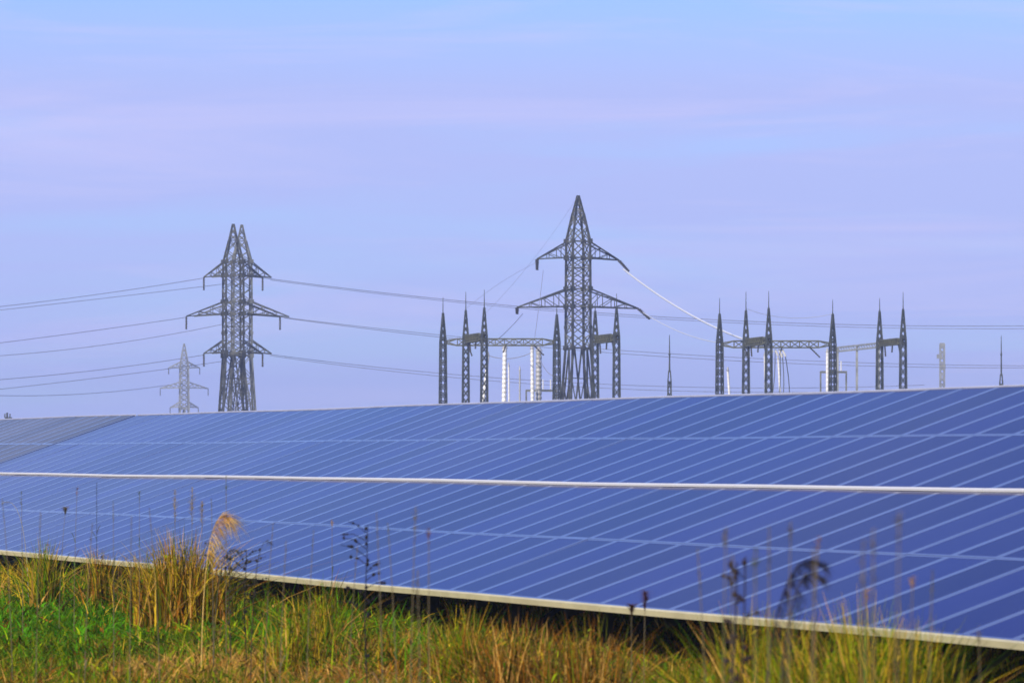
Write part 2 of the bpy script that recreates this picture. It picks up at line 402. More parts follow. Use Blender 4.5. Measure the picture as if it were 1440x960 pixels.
# ------------------------------------------------------------------ substation gantries
def gantry_post_mesh(H, zbeam, rod, wb=0.86):
    mb = MB(); lv = [(0, wb/2), (zbeam, wb*0.36), (zbeam+(H-zbeam)*0.45, wb*0.22), (H, 0.05)]
    rg = [ring(h, z) for z, h in lv]
    for i in range(4):
        for a, b in zip(rg[:-1], rg[1:]): mb.bar(a[i], b[i], 0.14)
    for a, b in zip(rg[:-1], rg[1:]):
        n = max(2, round((b[0].z-a[0].z)/1.0)); lattice(a, b, n, 0.075, mb, False)
    for z in (zbeam, zbeam*0.46):
        h = 0.36*wb + 0.02; mb.box((-h, -h, z-0.35), (h, h, z-0.25)); mb.box((-h, -h, z+0.25), (h, h, z+0.35))
    return mb
def gantry(label, p0, p1, beam_py, M_b, rods=(28, 28), mat_beam=None, beam_h=1.0):
    """p0, p1: (px, top py, Z) of the two posts"""
    a = W(p0[0], HZ, p0[2]); b = W(p1[0], HZ, p1[2]); mid = (a+b)/2
    root = empty('portal_gantry', (mid.x, mid.y, 0)); tag(root, label, 'gantry', 'lattice portal gantries of the substation')
    ang = math.atan2(b.y-a.y, b.x-a.x); zb = None
    for (px, py, Z), q, rl in ((p0, a, rods[0]), (p1, b, rods[1])):
        H = EYE - (py-HZ)*Z/F; zb = EYE - (beam_py-HZ)*((p0[2]+p1[2])/2)/F
        po = gantry_post_mesh(H, zb, rl).build('post', M_post, root)
        po.location = (q.x-mid.x, q.y-mid.y, 0); po.rotation_euler = (0, 0, ang + R_(18) if abs(ang) < 0.5 else ang)
        if rl:
            mb = MB(); mb.tube([(0, 0, H-0.4), (0, 0, H+rl*Z/F*0.45), (0, 0, H+rl*Z/F)], [0.075, 0.05, 0.03], 5)
            r = mb.build('lightning_rod', M_post, po)
    d = (b-a); L = d.length; d.normalize(); s = Vector((-d.y, d.x, 0)); mb = MB(); h = beam_h*0.4
    e0 = -L/2+0.25; e1 = L/2-0.25
    def bp(t, sy, sz):
        taper = 1.0 if 1.4 < t-e0 and 1.4 < e1-t else 0.35
        return d*t + s*(sy*h*0.9*taper) + Vector((0, 0, zb + sz*h*taper))
    ts = [e0, e0+1.5] + [e0+1.5+(e1-e0-3)*i/9 for i in range(1, 9)] + [e1-1.5, e1]
    for sy in (-1, 1):
        for sz in (-1, 1):
            for t0, t1 in zip(ts[:-1], ts[1:]): mb.bar(bp(t0, sy, sz), bp(t1, sy, sz), 0.16)
    for i, (t0, t1) in enumerate(zip(ts[:-1], ts[1:])):
        for sy in (-1, 1):
            mb.bar(bp(t0, sy, -1), bp(t1, sy, 1), 0.10); mb.bar(bp(t0, sy, 1), bp(t1, sy, -1), 0.08)
        for sz in (-1, 1): mb.bar(bp(t0, -1, sz), bp(t1, 1, sz), 0.08)
        mb.bar(bp(t0, -1, -1), bp(t0, -1, 1), 0.10); mb.bar(bp(t0, 1, -1), bp(t0, 1, 1), 0.10)
    mb.build('truss_beam', mat_beam or M_b, root)
    # insulator chains hanging under the beam
    for t, dx, dz in ((-0.28, 0.5, -1.3), (0.05, -0.3, -0.9), (0.3, 1.2, -1.2)):
        mb = MB(); p = d*(t*L) + Vector((0, 0, zb-h)); insulator(mb, p, p + d*dx + Vector((0, 0, dz)), 0.13, 6); mb.build('insulator_string', M_ins, root)
    return root
gantry('wide gantry facing the viewer, left of the tallest pylon, under the long truss beam', (623, 440, 622), (783, 442, 622), 481, M_beam, (22, 12))
gantry('end-on gantry of two close posts crossing the wide left gantry', (655, 436, 613), (681, 432.5, 600), 475, M_beam, (26, 25))
gantry('end-on gantry of two close posts just right of the tallest pylon', (837, 437, 613), (867, 432.5, 600), 476, M_beam, (14, 20))
gantry('wide gantry facing the viewer, right of the tallest pylon beyond the bright cable', (1012, 441, 622), (1171, 441, 622), 484, M_beam, (22, 20))
gantry('end-on gantry of two close posts where the bright cable lands', (1049, 436, 613), (1081, 433, 600), 480, M_beam, (26, 24))
gantry('rightmost gantry, two close posts end-on with a short rusty beam', (1237, 437, 613), (1270, 434.5, 600), 481, M_beam, (18, 24), beam_h=0.8)
# far thin gantry
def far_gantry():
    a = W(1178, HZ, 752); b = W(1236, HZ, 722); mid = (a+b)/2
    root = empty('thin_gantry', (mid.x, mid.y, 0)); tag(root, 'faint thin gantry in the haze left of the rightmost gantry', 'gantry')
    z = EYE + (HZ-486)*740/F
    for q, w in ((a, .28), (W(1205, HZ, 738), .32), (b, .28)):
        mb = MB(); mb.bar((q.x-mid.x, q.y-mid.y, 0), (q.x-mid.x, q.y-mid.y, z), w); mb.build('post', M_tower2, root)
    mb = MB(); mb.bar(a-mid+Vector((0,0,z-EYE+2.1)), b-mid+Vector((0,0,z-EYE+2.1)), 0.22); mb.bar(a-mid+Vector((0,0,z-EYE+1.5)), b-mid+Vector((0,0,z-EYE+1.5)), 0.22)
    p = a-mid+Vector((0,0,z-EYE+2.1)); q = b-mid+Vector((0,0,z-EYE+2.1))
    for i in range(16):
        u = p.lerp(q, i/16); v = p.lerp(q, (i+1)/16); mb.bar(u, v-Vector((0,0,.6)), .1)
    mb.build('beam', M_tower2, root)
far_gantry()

# masts with lightning rods
def mast(px, top, mid_py, knob, Z, wpx, label):
    c = W(px, HZ, Z); k = Z/F; zz = lambda py: EYE-(py-HZ)*k
    root = empty('lightning_mast', (c.x, c.y, 0)); tag(root, label, 'mast', 'lone lightning masts')
    m1 = zz(mid_py); w = wpx*k
    mb = MB(); r0 = ring(w*0.75, 0); r1 = ring(w*0.5, m1-1.2); r2 = ring(0.1, m1)
    for i in range(4): mb.bar(r0[i], r1[i], 0.16); mb.bar(r1[i], r2[i], 0.14)
    lattice(r0, r1, 9, 0.1, mb); mb.box((-w*.45, -w*.45, m1-1.6), (w*.45, w*.45, m1-1.3))
    mb.build('mast_body', M_post, root)
    mb = MB(); mb.tube([(0,0,m1-.2),(0,0,zz(knob)-.2),(0,0,zz(knob)),(0,0,zz(knob)+.15),(0,0,zz(top))], [0.13,0.1,0.17,0.09,0.045], 6); mb.build('rod', M_post, root)
mast(941.5, 471, 521, 498, 640, 4.2, 'slim lightning mast standing alone between the two gantry groups')
mast(1408, 472, 526, 498, 700, 4.0, 'slim lightning mast standing alone at the far right edge')

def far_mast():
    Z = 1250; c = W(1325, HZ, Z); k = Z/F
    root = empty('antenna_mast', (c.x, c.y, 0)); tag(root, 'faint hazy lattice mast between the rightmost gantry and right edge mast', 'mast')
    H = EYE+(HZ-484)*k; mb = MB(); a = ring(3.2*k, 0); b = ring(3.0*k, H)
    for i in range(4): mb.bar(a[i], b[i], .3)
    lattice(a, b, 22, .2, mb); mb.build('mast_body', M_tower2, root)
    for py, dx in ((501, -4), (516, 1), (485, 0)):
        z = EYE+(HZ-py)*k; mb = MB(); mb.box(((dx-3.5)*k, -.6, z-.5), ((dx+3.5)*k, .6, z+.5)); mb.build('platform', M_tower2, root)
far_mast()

def tiny_pole():
    Z = 900; c = W(10, HZ, Z); k = Z/F
    root = empty('distant_pole', (c.x, c.y, 0)); tag(root, 'tiny dark pole top peeping over the array at the left edge', 'pole')
    H = EYE+(HZ-580)*k
    mb = MB(); mb.tube([(0,0,0),(0,0,H)], [.25,.18], 6); mb.build('pole', M_post, root)
    mb = MB(); mb.bar((-.4,0,H-.9),(.9,0,H-.9),.22); mb.bar((-.4,0,H-.9),(-.4,0,H-.2),.2); mb.bar((.5,0,H-.9),(.5,0,H-.2),.2); mb.build('crossbar', M_post, root)
tiny_pole()

# white columns under the gantries
def column(px0, top, px1, Z, wpx, label, M, name='white_column', ribs=True):
    k = Z/F; a = W(px1, HZ, Z); H = EYE+(HZ-top)*k; dx = (px0-px1)*k*H/(H-(EYE-(560-HZ)*k)) if px0 != px1 else 0
    root = empty(name, (a.x, a.y, 0)); tag(root, label, 'column', 'pale columns behind the gantries')
    r = wpx*k/2; n = 26
    pts = []; rad = []
    for i in range(n*2+1):
        t = i/(n*2); pts.append((dx*t, 0, 0.6 + (H-0.6)*t)); rad.append((r if i % 2 else r*0.82)*(1.12-0.22*t) if ribs else r*(1.1-0.2*t))
    mb = MB(); mb.tube(pts, rad, 10); mb.build('shaft', M, root)
    mb = MB(); mb.box((-r*1.5, -r*1.5, 0), (r*1.5, r*1.5, 0.62)); mb.build('footing', M_grey, root)
    mb = MB(); mb.tube([(dx, 0, H-.05), (dx, 0, H+.18), (dx, 0, H+.5)], [r*1.15, r*0.7, r*.3], 8); mb.build('cap', M_grey, root)
column(676, 500, 670, 640, 5, 'white column leaning beside the front post of the left end-on gantry', M_white)
column(708.5, 489, 707.5, 640, 7.5, 'bright white column left of middle under the long truss beam', M_white)
column(716.5, 515, 717, 650, 3, 'thin pale column hugging the bright white one under the long beam', M_white)
column(749, 490, 749.5, 640, 6, 'white column paired with a grey one under the long truss beam', M_white)
column(757, 493, 756.5, 655, 10, 'thick grey column close behind a white one under the long beam', M_grey, 'grey_column')
column(1163.5, 495, 1163.5, 640, 5, 'white column just left of the right wide gantry post', M_white)
column(1030, 521, 1032.5, 660, 4, 'short white column between the first two posts of the right gantries', M_white)

# ------------------------------------------------------------------ conductors
def para(p0, p1, p2, x):
    (x0,y0),(x1,y1),(x2,y2) = p0,p1,p2
    return y0*(x-x1)*(x-x2)/((x0-x1)*(x0-x2)) + y1*(x-x0)*(x-x2)/((x1-x0)*(x1-x2)) + y2*(x-x0)*(x-x1)/((x2-x0)*(x2-x1))
def cable(label, pts, xa, xb, Za, Zb, r, M=None, group='overhead conductors', n=28, name='overhead_cable', dots=False):
    mb = MB(); P = []
    for i in range(n+1):
        x = xa+(xb-xa)*i/n; P.append(W(x, para(*pts, x), Za+(Zb-Za)*i/n))
    c = P[0].copy(); mb.tube([p-c for p in P], r, 5)
    o = mb.build(name, M or M_wire, None); o.location = c; tag(o, label, 'cable', group); return o
r1 = 0.040
cable('upper cable of the highest pair running left from the twin pylons', [(0,431),(140,413.5),(286,391)], -150, 287, 700, 762, r1)
cable('lower cable of the highest pair running left from the twin pylons', [(0,436),(140,420),(300,401)], -150, 318, 740, 800, r1)
cable('upper cable of the middle pair running left from the twin pylons', [(0,482),(130,465),(262,446)], -150, 262, 700, 762, r1)
cable('lower cable of the middle pair running left from the twin pylons', [(0,500),(130,487),(312,456)], -150, 312, 740, 800, r1)
cable('upper cable of the lowest pair running left from the twin pylons', [(0,533.5),(130,521),(286,499)], -150, 287, 700, 762, r1)
cable('lower cable of the lowest pair running left from the twin pylons', [(0,547),(130,532),(312,508)], -150, 312, 740, 800, r1)
cable('faint lowest cable at left, reaching toward the small hazy pylon', [(0,556),(90,555),(238,541)], -150, 238, 1500, 1640, 0.09)
cable('highest long cable running right from the twin pylons, upper strand', [(380,392),(727,430.5),(1440,458)], 369, 1600, 766, 860, r1*1.15)
cable('highest long cable running right from the twin pylons, lower strand', [(382,394),(727,433),(1440,462)], 380, 1600, 800, 900, r1)
cable('middle long cable running right from the twin pylons, upper strand', [(398,446),(610,470),(1440,514)], 392, 1600, 766, 860, r1)
cable('middle long cable running right from the twin pylons, lower strand', [(400,447),(610,473),(1440,517)], 400, 1600, 800, 900, r1*1.1)
cable('lowest long cable running right from the twin pylons, upper strand', [(378,498),(600,523),(740,534)], 369, 1300, 766, 840, r1)
cable('lowest long cable running right from the twin pylons, lower strand', [(380,500),(600,527),(740,539)], 380, 1300, 800, 870, r1)
cable('bright thick cable from the tallest pylon down to the right gantries', [(877.5,379),(960,436),(1049,478)], 877, 1049, 719, 613, 0.13, M_wirew)
cable('dim thin cable from the lower right arm of the tallest pylon', [(904,439),(955,466),(1012,482)], 904, 1012, 719, 622, 0.05, M_wirew)
cable('thin cable from the upper left arm of the tallest pylon to the gantry', [(757,368),(700,400),(655,434)], 757, 655, 720, 613, 0.018)
cable('thin earth wire falling left from the peak of the tallest pylon', [(813,276),(765,345),(683,440)], 813, 683, 720, 600, 0.015)
cable('short cable from the lower left arm of the tallest pylon to the beam', [(735,441),(720,458),(700,477)], 735, 700, 720, 622, 0.05)
cable('steep cable hanging below the upper left arm of the tallest pylon', [(764,380),(758,430),(752,474)], 764, 752, 719, 622, 0.035)
cable('slack pale wire between the right gantry posts, left one', [(1049,434),(1100,446),(1171,441)], 1049, 1171, 613, 622, 0.03, M_wirew)
cable('sagging wire joining the white columns under the long beam', [(682,498),(715,504),(749,495)], 682, 749, 640, 640, 0.045)
cable('arched wire right of the grey column', [(757,500),(770,523),(783,528)], 757, 783, 650, 625, 0.05)
for i, (x0, y0, x1, y1, w) in enumerate([(1090,494,1072,548,'first'),(1097,496,1083,550,'second'),(1100,497,1092,550,'third'),(1104,498,1105,550,'fourth')]):
    mb = MB(); a = W(x0,y0,622); b = W(x1,y1+60,640); c = a.copy()
    P = [(a.lerp(b,t/8)+Vector((0.5*math.sin(t/8*math.pi),0,0)))-c for t in range(9)]
    mb.tube(P, 0.055, 5); o = mb.build('dropper_wire', M_wirew if i != 3 else M_grey, None); o.location = c
    tag(o, 'pale dropper wire hanging under the right wide beam, %s from left' % w, 'cable', 'dropper wires')
column(1077, 500, 1078, 655, 3, 'thin white column behind the front post of the middle right end-on gantry', M_white)
column(1100, 505, 1103, 650, 3.5, 'thin white column below the hanging insulator cluster', M_white)
column(731, 520, 731, 670, 3, 'faint thin grey column between the two bright white ones', M_grey, 'grey_column')
for i, (x0, x1, top, w_) in enumerate([(1154, 1190, 523, 'right wide gantry post'), (740, 783, 549, 'grey column')]):
    a = W(x0, HZ, 700); b = W(x1, HZ, 700); root = empty('switch_frame', ((a.x+b.x)/2, 700, 0)); tag(root, 'low faint steel switch frame beside the ' + w_, 'steel frame')
    z = EYE+(HZ-top)*700/F; h = (b.x-a.x)/2
    for sx in (-1, 1):
        mb = MB(); mb.bar((sx*h, 0, 0), (sx*h, 0, z), .22); mb.build('post', M_tower3, root)
    mb = MB(); mb.bar((-h-.1, 0, z), (h+.1, 0, z), .25, .3); mb.build('beam', M_tower3, root)
    for k_ in (-.5, .1, .6):
        mb = MB(); insulator(mb, (h*k_, 0, z+.16), (h*k_, 0, z+1.5), .12, 5); mb.build('insulator_string', M_white, root)
def cluster():
    c = W(1100, 491, 622); root = empty('insulator_cluster', c); tag(root, 'white insulator cluster hanging under the beam of the right wide gantry', 'insulator')
    for dx, dz in ((-1.1, -.35), (-.5, -.8), (0, -1.0), (.45, -.9)):
        mb = MB(); insulator(mb, (-1.4+(dx+1.1)*.9, 0, 0), (dx, 0, dz), .16, 6); mb.build('insulator_string', M_white, root)
cluster()

# ------------------------------------------------------------------ grass
def srgb(r, g, b): return tuple(((c/255)/12.92 if c/255 < .04045 else ((c/255+.055)/1.055)**2.4) for c in (r, g, b))
C_GREEN = (0.085, 0.20, 0.003); C_VIVID = (0.095, 0.32, 0.004); C_OLIVE = (0.16, 0.19, 0.003)
C_GOLD = (0.60, 0.40, 0.020); C_TAN = (0.66, 0.37, 0.080); C_DARK = (0.050, 0.042, 0.005); C_BROWN = (0.34, 0.135, 0.012); C_LIME = (0.30, 0.40, 0.003)
PAL = np.array([C_GREEN, C_VIVID, C_OLIVE, C_GOLD, C_TAN, C_DARK, C_BROWN, C_LIME])
def gpt(px, py, up=0.25):      # ground point under grass seen at that photo pixel
    Z = (EYE-up)*F/(py-HZ); return ((px-720)/F*Z, Z)
# patches of growth: photo-pixel centre, radii in metres across / along, palette weights, height
PATCH = []
def patch(px, py, rx, ry, wts, h, up=0.25):
    x, y = gpt(px, py, up); PATCH.append((x, y, rx, ry, np.array(wts, float), h))
#                     GREEN VIV OLI GOLD TAN DARK BRN LIME
patch(50, 806, 2.0, 8, (.4, 0, 1.2, 5, 1.2, .3, .3, .4), .46)
patch(170, 812, 1.6, 8, (.4, 0, 1.0, 5, 1.6, .3, .3, .3), .44)
patch(30, 850, 1.2, 8, (4, 2, .8, .1, 0, .3, 0, .2), .18)
patch(120, 850, 1.2, 8, (4, 2.5, .8, .1, 0, .2, 0, .2), .18)
patch(210, 850, 1.0, 8, (3, 4, .4, .1, 0, .1, 0, .1), .18)
patch(268, 848, .8, 7, (1, 7, .2, 0, 0, .1, 0, .1), .20)
patch(40, 895, 1.3, 3, (4, .8, 2, .3, .1, .6, .2, .5), .20)
patch(160, 905, .6, 2.5, (.6, 0, 1.5, .4, .2, 2.6, 1.0, .2), .26)
patch(100, 915, .6, 2.5, (3, .3, 2, .5, .1, .5, .2, .5), .20)
patch(235, 895, .8, 2.0, (1.5, .2, 2.2, .8, .5, .7, .4, .4), .24)
patch(60, 952, 1.2, 1.6, (.7, 0, 2, .8, .8, 1.0, 1.5, .3), .26)
patch(190, 950, 1.0, 1.6, (.8, 0, 2, .8, .6, 1.0, 1.0, .3), .26)
patch(310, 925, .7, 2.6, (.1, 0, .3, .8, 6, .1, .8, 0), .28)
patch(395, 940, .6, 2.0, (.3, 0, .5, .6, 4, .6, 1, .1), .28)
patch(345, 900, .35, 2.0, (2, .6, 1.4, .1, .1, .9, .2, .1), .22)
patch(350, 862, .8, 3, (2.4, .4, 1.5, .5, .2, 1.2, .3, .2), .32)
patch(450, 890, .7, 2.6, (1.6, 6, .5, .1, .1, .1, 0, .8), .24)
patch(430, 850, 2.0, 4, (1.2, 0, 2.4, .9, .4, .6, .4, .8), .46)
patch(560, 880, 1.4, 2.5, (2.0, .6, 2, 1.4, .4, .8, .8, .6), .38)
patch(600, 925, 1.0, 2.2, (2.5, 1.2, 1.2, .6, 1.0, .3, .8, .6), .36)
patch(700, 890, .9, 2, (.3, 0, 1, 1.8, 2.0, .6, 1.6, .2), .34)
patch(690, 940, 1.0, 1.5, (.4, 0, .8, .6, 1.5, .8, 2.5, .2), .38)
patch(830, 930, 1.4, 2.5, (.3, 0, 1.0, .3, .8, 1.8, 3.6, .0), .34)
patch(930, 940, 1.2, 2.4, (.4, 0, .8, .4, .5, 2.0, 2.2, .1), .24)
patch(1390, 960, 1.0, 3, (.4, 0, .8, .4, .3, 2.5, 1.4, .1), .16)
patch(760, 905, .9, 1.6, (.1, 0, .8, 1.0, 2.0, 1.2, 2.6, 0), .42)
patch(545, 925, .8, 1.4, (.2, 0, .8, .5, 1.6, 1.2, 3.0, 0), .36)
patch(1100, 950, 1.0, 2.2, (3, 5, 1, .6, .2, .2, .2, .8), .34)
patch(1035, 945, .7, 2.2, (1.5, 8, .3, .1, .1, .1, 0, .4), .34)
patch(640, 950, 1.0, 1.6, (.2, 0, .5, .6, 4, .5, 3, .1), .30)
patch(770, 945, .8, 1.8, (.1, 0, .4, .6, 3, .8, 4, 0), .32)
patch(470, 950, .7, 1.2, (.3, 0, .5, .6, 4, .5, 1.5, .1), .28)
PX = np.array([[p[0], p[1], p[2], p[3], p[5]] for p in PATCH]); PW_ = np.array([p[4]/p[4].sum() for p in PATCH])

def make_blades(name, bx, by, bh, bw, lean, laz, col, curve=1.0, label=None, bend_pow=2.0, kind='stuff', baseh=0.0):
    n = len(bx); T = np.array([0, .38, .72, 1.0])
    face = RNG.uniform(0, 2*np.pi, n); fx, fy = np.cos(face), np.sin(face)
    lx, ly = np.cos(laz)*lean*bh, np.sin(laz)*lean*bh
    bz = np.array([terrain(a, b) for a, b in zip(bx, by)]) - 0.03 + baseh
    V = np.zeros((n, 7, 3)); wd = [1.0, .85, .55]
    for i, t in enumerate(T):
        cx = bx + lx*t**bend_pow; cy = by + ly*t**bend_pow; cz = bz + bh*(t - 0.35*np.minimum(lean, 1.4)*t**2*0.6)
        if i < 3:
            V[:, 2*i, 0] = cx-fx*bw*wd[i]/2; V[:, 2*i, 1] = cy-fy*bw*wd[i]/2; V[:, 2*i, 2] = cz
            V[:, 2*i+1, 0] = cx+fx*bw*wd[i]/2; V[:, 2*i+1, 1] = cy+fy*bw*wd[i]/2; V[:, 2*i+1, 2] = cz
        else:
            V[:, 6, 0] = cx; V[:, 6, 1] = cy; V[:, 6, 2] = cz
    pat = np.array([0,1,3,2, 2,3,5,4, 4,5,6])
    idx = (np.arange(n)[:, None]*7 + pat[None, :]).ravel().astype(np.int32)
    ls = (np.arange(n)[:, None]*11 + np.array([0, 4, 8])[None, :]).ravel().astype(np.int32)
    lt = np.tile(np.array([4, 4, 3], np.int32), n)
    me = bpy.data.meshes.new(name); me.vertices.add(n*7); me.vertices.foreach_set('co', V.ravel().astype(np.float32))
    me.loops.add(len(idx)); me.loops.foreach_set('vertex_index', idx)
    me.polygons.add(n*3); me.polygons.foreach_set('loop_start', ls); me.polygons.foreach_set('loop_total', lt)
    me.update(calc_edges=True)
    a = me.color_attributes.new('tint', 'FLOAT_COLOR', 'POINT')
    C = np.ones((n, 7, 4), np.float32); C[:, :, :3] = col[:, None, :]
    a.data.foreach_set('color', C.ravel()); me.materials.append(M_grass)
    o = bpy.data.objects.new(name, me); COL.objects.link(o); tag(o, label, kind=kind); return o

def field(n_tuft, ylo, yhi, mar, hscale, seed, dens_pow=1.0):
    rg = np.random.default_rng(seed); out = []
    y = ylo + (yhi-ylo)*rg.random(n_tuft)**dens_pow
    half = y*720/F + mar
    x = rg.uniform(-1, 1, n_tuft)*half
    d = -((x-O0.x)*Hv.x + (y-O0.y)*Hv.y)
    keep = (d > -3.2 + 3.0*rg.random(n_tuft)**.6) if seed != 5 else ((d < -.3) & (d > -11))
    return x[keep], y[keep], d[keep]
def gen_grass():
    xs, ys, ds = [], [], []
    for args in ((16500, 33, 50, 1.2, 1, 1), (13500, 50, 92, 2.0, 1, 2), (2500, 6, 33, 2.5, 1, 3), (2500, 30, 92, 7, 1, 4), (9000, 44, 76, 1.5, 1, 5)):  # last entry: extra undergrowth added beneath and behind the array to darken its gap
        a, b, c = field(*args); xs.append(a); ys.append(b); ds.append(c)
    x = np.concatenate(xs); y = np.concatenate(ys); d = np.concatenate(ds); n = len(x)
    # patch weights
    r2 = ((x[:, None]-PX[None, :, 0])/PX[None, :, 2])**2 + ((y[:, None]-PX[None, :, 1])/PX[None, :, 3])**2
    w = np.exp(-r2*2.0); w0 = 0.02
    base = np.array([1.2, .3, 2, .8, .6, 1.2, 1.2, .4]); base = base/base.sum()
    pw = (w @ PW_ + w0*base)/(w.sum(1)+w0)[:, None]
    hh = (w @ PX[:, 4] + w0*.34)/(w.sum(1)+w0)
    # taller growth along the foot of the array, thinner right in its shade at the right hand end
    foot = np.exp(-(d/1.1)**2); gap = np.clip((y-45)/12, 0, 1); under = d < -.1
    hh = hh*(1.15-.15*foot)*(1-foot) + foot*(0.60*gap + 0.20*(1-gap)); hh = np.where(under, np.where(d < -1.5, .36, .22), hh)
    pw = np.where(under[:, None], np.array([[.05, 0, .1, .05, .05, .5, .25, 0]]), pw)  # near-black and brown mix under the array paints its shade into the blades
    nzv = np.array([noise.noise(Vector((a*1.1, b*0.6, 3.1))) for a, b in zip(x, y)])
    hh = hh*(1+0.55*nzv)
    k = np.clip((w.sum(1)), 0, 1)
    # blades per tuft
    nb = RNG.integers(9, 15, n); ti = np.repeat(np.arange(n), nb); N_ = len(ti)
    csel = np.array([RNG.choice(8, p=p) for p in pw]); tc = PAL[csel]
    bl = RNG.random(N_); own = np.array([0]*N_)
    cum = np.cumsum(pw, 1)[ti]; u = RNG.random(N_); own = (u[:, None] > cum).sum(1).clip(0, 7)
    col = np.where((bl < .62)[:, None], tc[ti], PAL[own])*(RNG.uniform(.55, 1.45, N_)*(.62+.75*RNG.random(n))[ti])[:, None]
    spread = .045 + .05*RNG.random(n)
    bx = x[ti] + RNG.normal(0, 1, N_)*spread[ti]; by = y[ti] + RNG.normal(0, 1, N_)*spread[ti]*1.3
    bh = hh[ti]*RNG.uniform(.5, 1.1, N_)*(1+.22*RNG.normal(0, 1, n)[ti].clip(-1, 1.5)); bh = bh.clip(.06, 1.0)
    dry = np.isin(own, [3, 4, 6])
    lean = RNG.gamma(2.0, .28, N_) + .15*dry + (RNG.random(N_) < .34)*RNG.uniform(.6, 1.8, N_); laz = RNG.uniform(0, 2*np.pi, n)[ti]*.0 + RNG.uniform(0, 2*np.pi, N_)
    bw = RNG.uniform(.007, .018, N_)*(1+np.clip((y[ti]-50)/60, 0, .6))
    leafy = RNG.random(N_) < np.where(np.isin(csel[ti], [0, 1, 7]), .42, .20)
    bw = np.where(leafy, bw*2.6, bw*1.1); bh = np.where(leafy, bh*.75, bh); lean = np.where(leafy, lean*1.5, lean)
    gr = np.isin(np.where(bl < .62, csel[ti], own), [0, 1, 2, 5, 7])
    bw = np.where(gr, bw*1.25, bw)
    make_blades('green_grass', bx[gr], by[gr], bh[gr], bw[gr], lean[gr], laz[gr], col[gr], label='green meadow grass before the array, with dark undergrowth added beneath it')
    # low leafy weeds filling the sward
    m = RNG.integers(0, n, 60000); lx = x[m] + RNG.normal(0, .14, len(m)); ly = y[m] + RNG.normal(0, .2, len(m))
    lc = np.where((RNG.random(len(m)) < .7)[:, None], PAL[[0, 2, 0, 5, 7, 2, 6, 0]][RNG.integers(0, 8, len(m))], tc[m])*(RNG.uniform(.5, 1.4, len(m)))[:, None]
    make_blades('leafy_weeds', lx, ly, RNG.uniform(.05, .13, len(m)), RNG.uniform(.018, .042, len(m)), RNG.uniform(.4, 1.8, len(m)), RNG.uniform(0, 6.28, len(m)), lc,
                label='small leafy weeds matted between the grass', baseh=hh[m]*RNG.uniform(0, .75, len(m)))
    g2 = ~gr
    make_blades('dry_grass', bx[g2], by[g2], bh[g2], bw[g2], lean[g2], laz[g2], col[g2], label='golden dry grass mixed through the meadow before the array')
gen_grass()

# ---- plants one can tell apart
def add_tint(me, c):
    a = me.color_attributes.new('tint', 'FLOAT_COLOR', 'POINT'); n = len(me.vertices)
    C = np.ones((n, 4), np.float32); C[:, :3] = c; C[:, :3] *= RNG.uniform(.8, 1.2, (n, 1)); a.data.foreach_set('color', C.ravel())
def leafblade(mb, p, dirv, L, w, droop=.5):
    p = Vector(p); d = Vector(dirv).normalized(); s = d.cross(Vector((0,0,1)))
    s = s.normalized() if s.length > 1e-3 else Vector((1,0,0)); pr = None
    for i in range(5):
        t = i/4; c = p + d*L*t - Vector((0,0,1))*droop*L*t*t; ww = w*(1-t)**.6*(.5+1.2*t if t < .4 else 1)/2+.0004
        a, b = c-s*ww, c+s*ww
        if pr: mb.quad(pr[0], pr[1], b, a)
        pr = (a, b)
def plant_part(mb, name, c, root):
    o = mb.build(name, M_grass, root); add_tint(o.data, c); return o

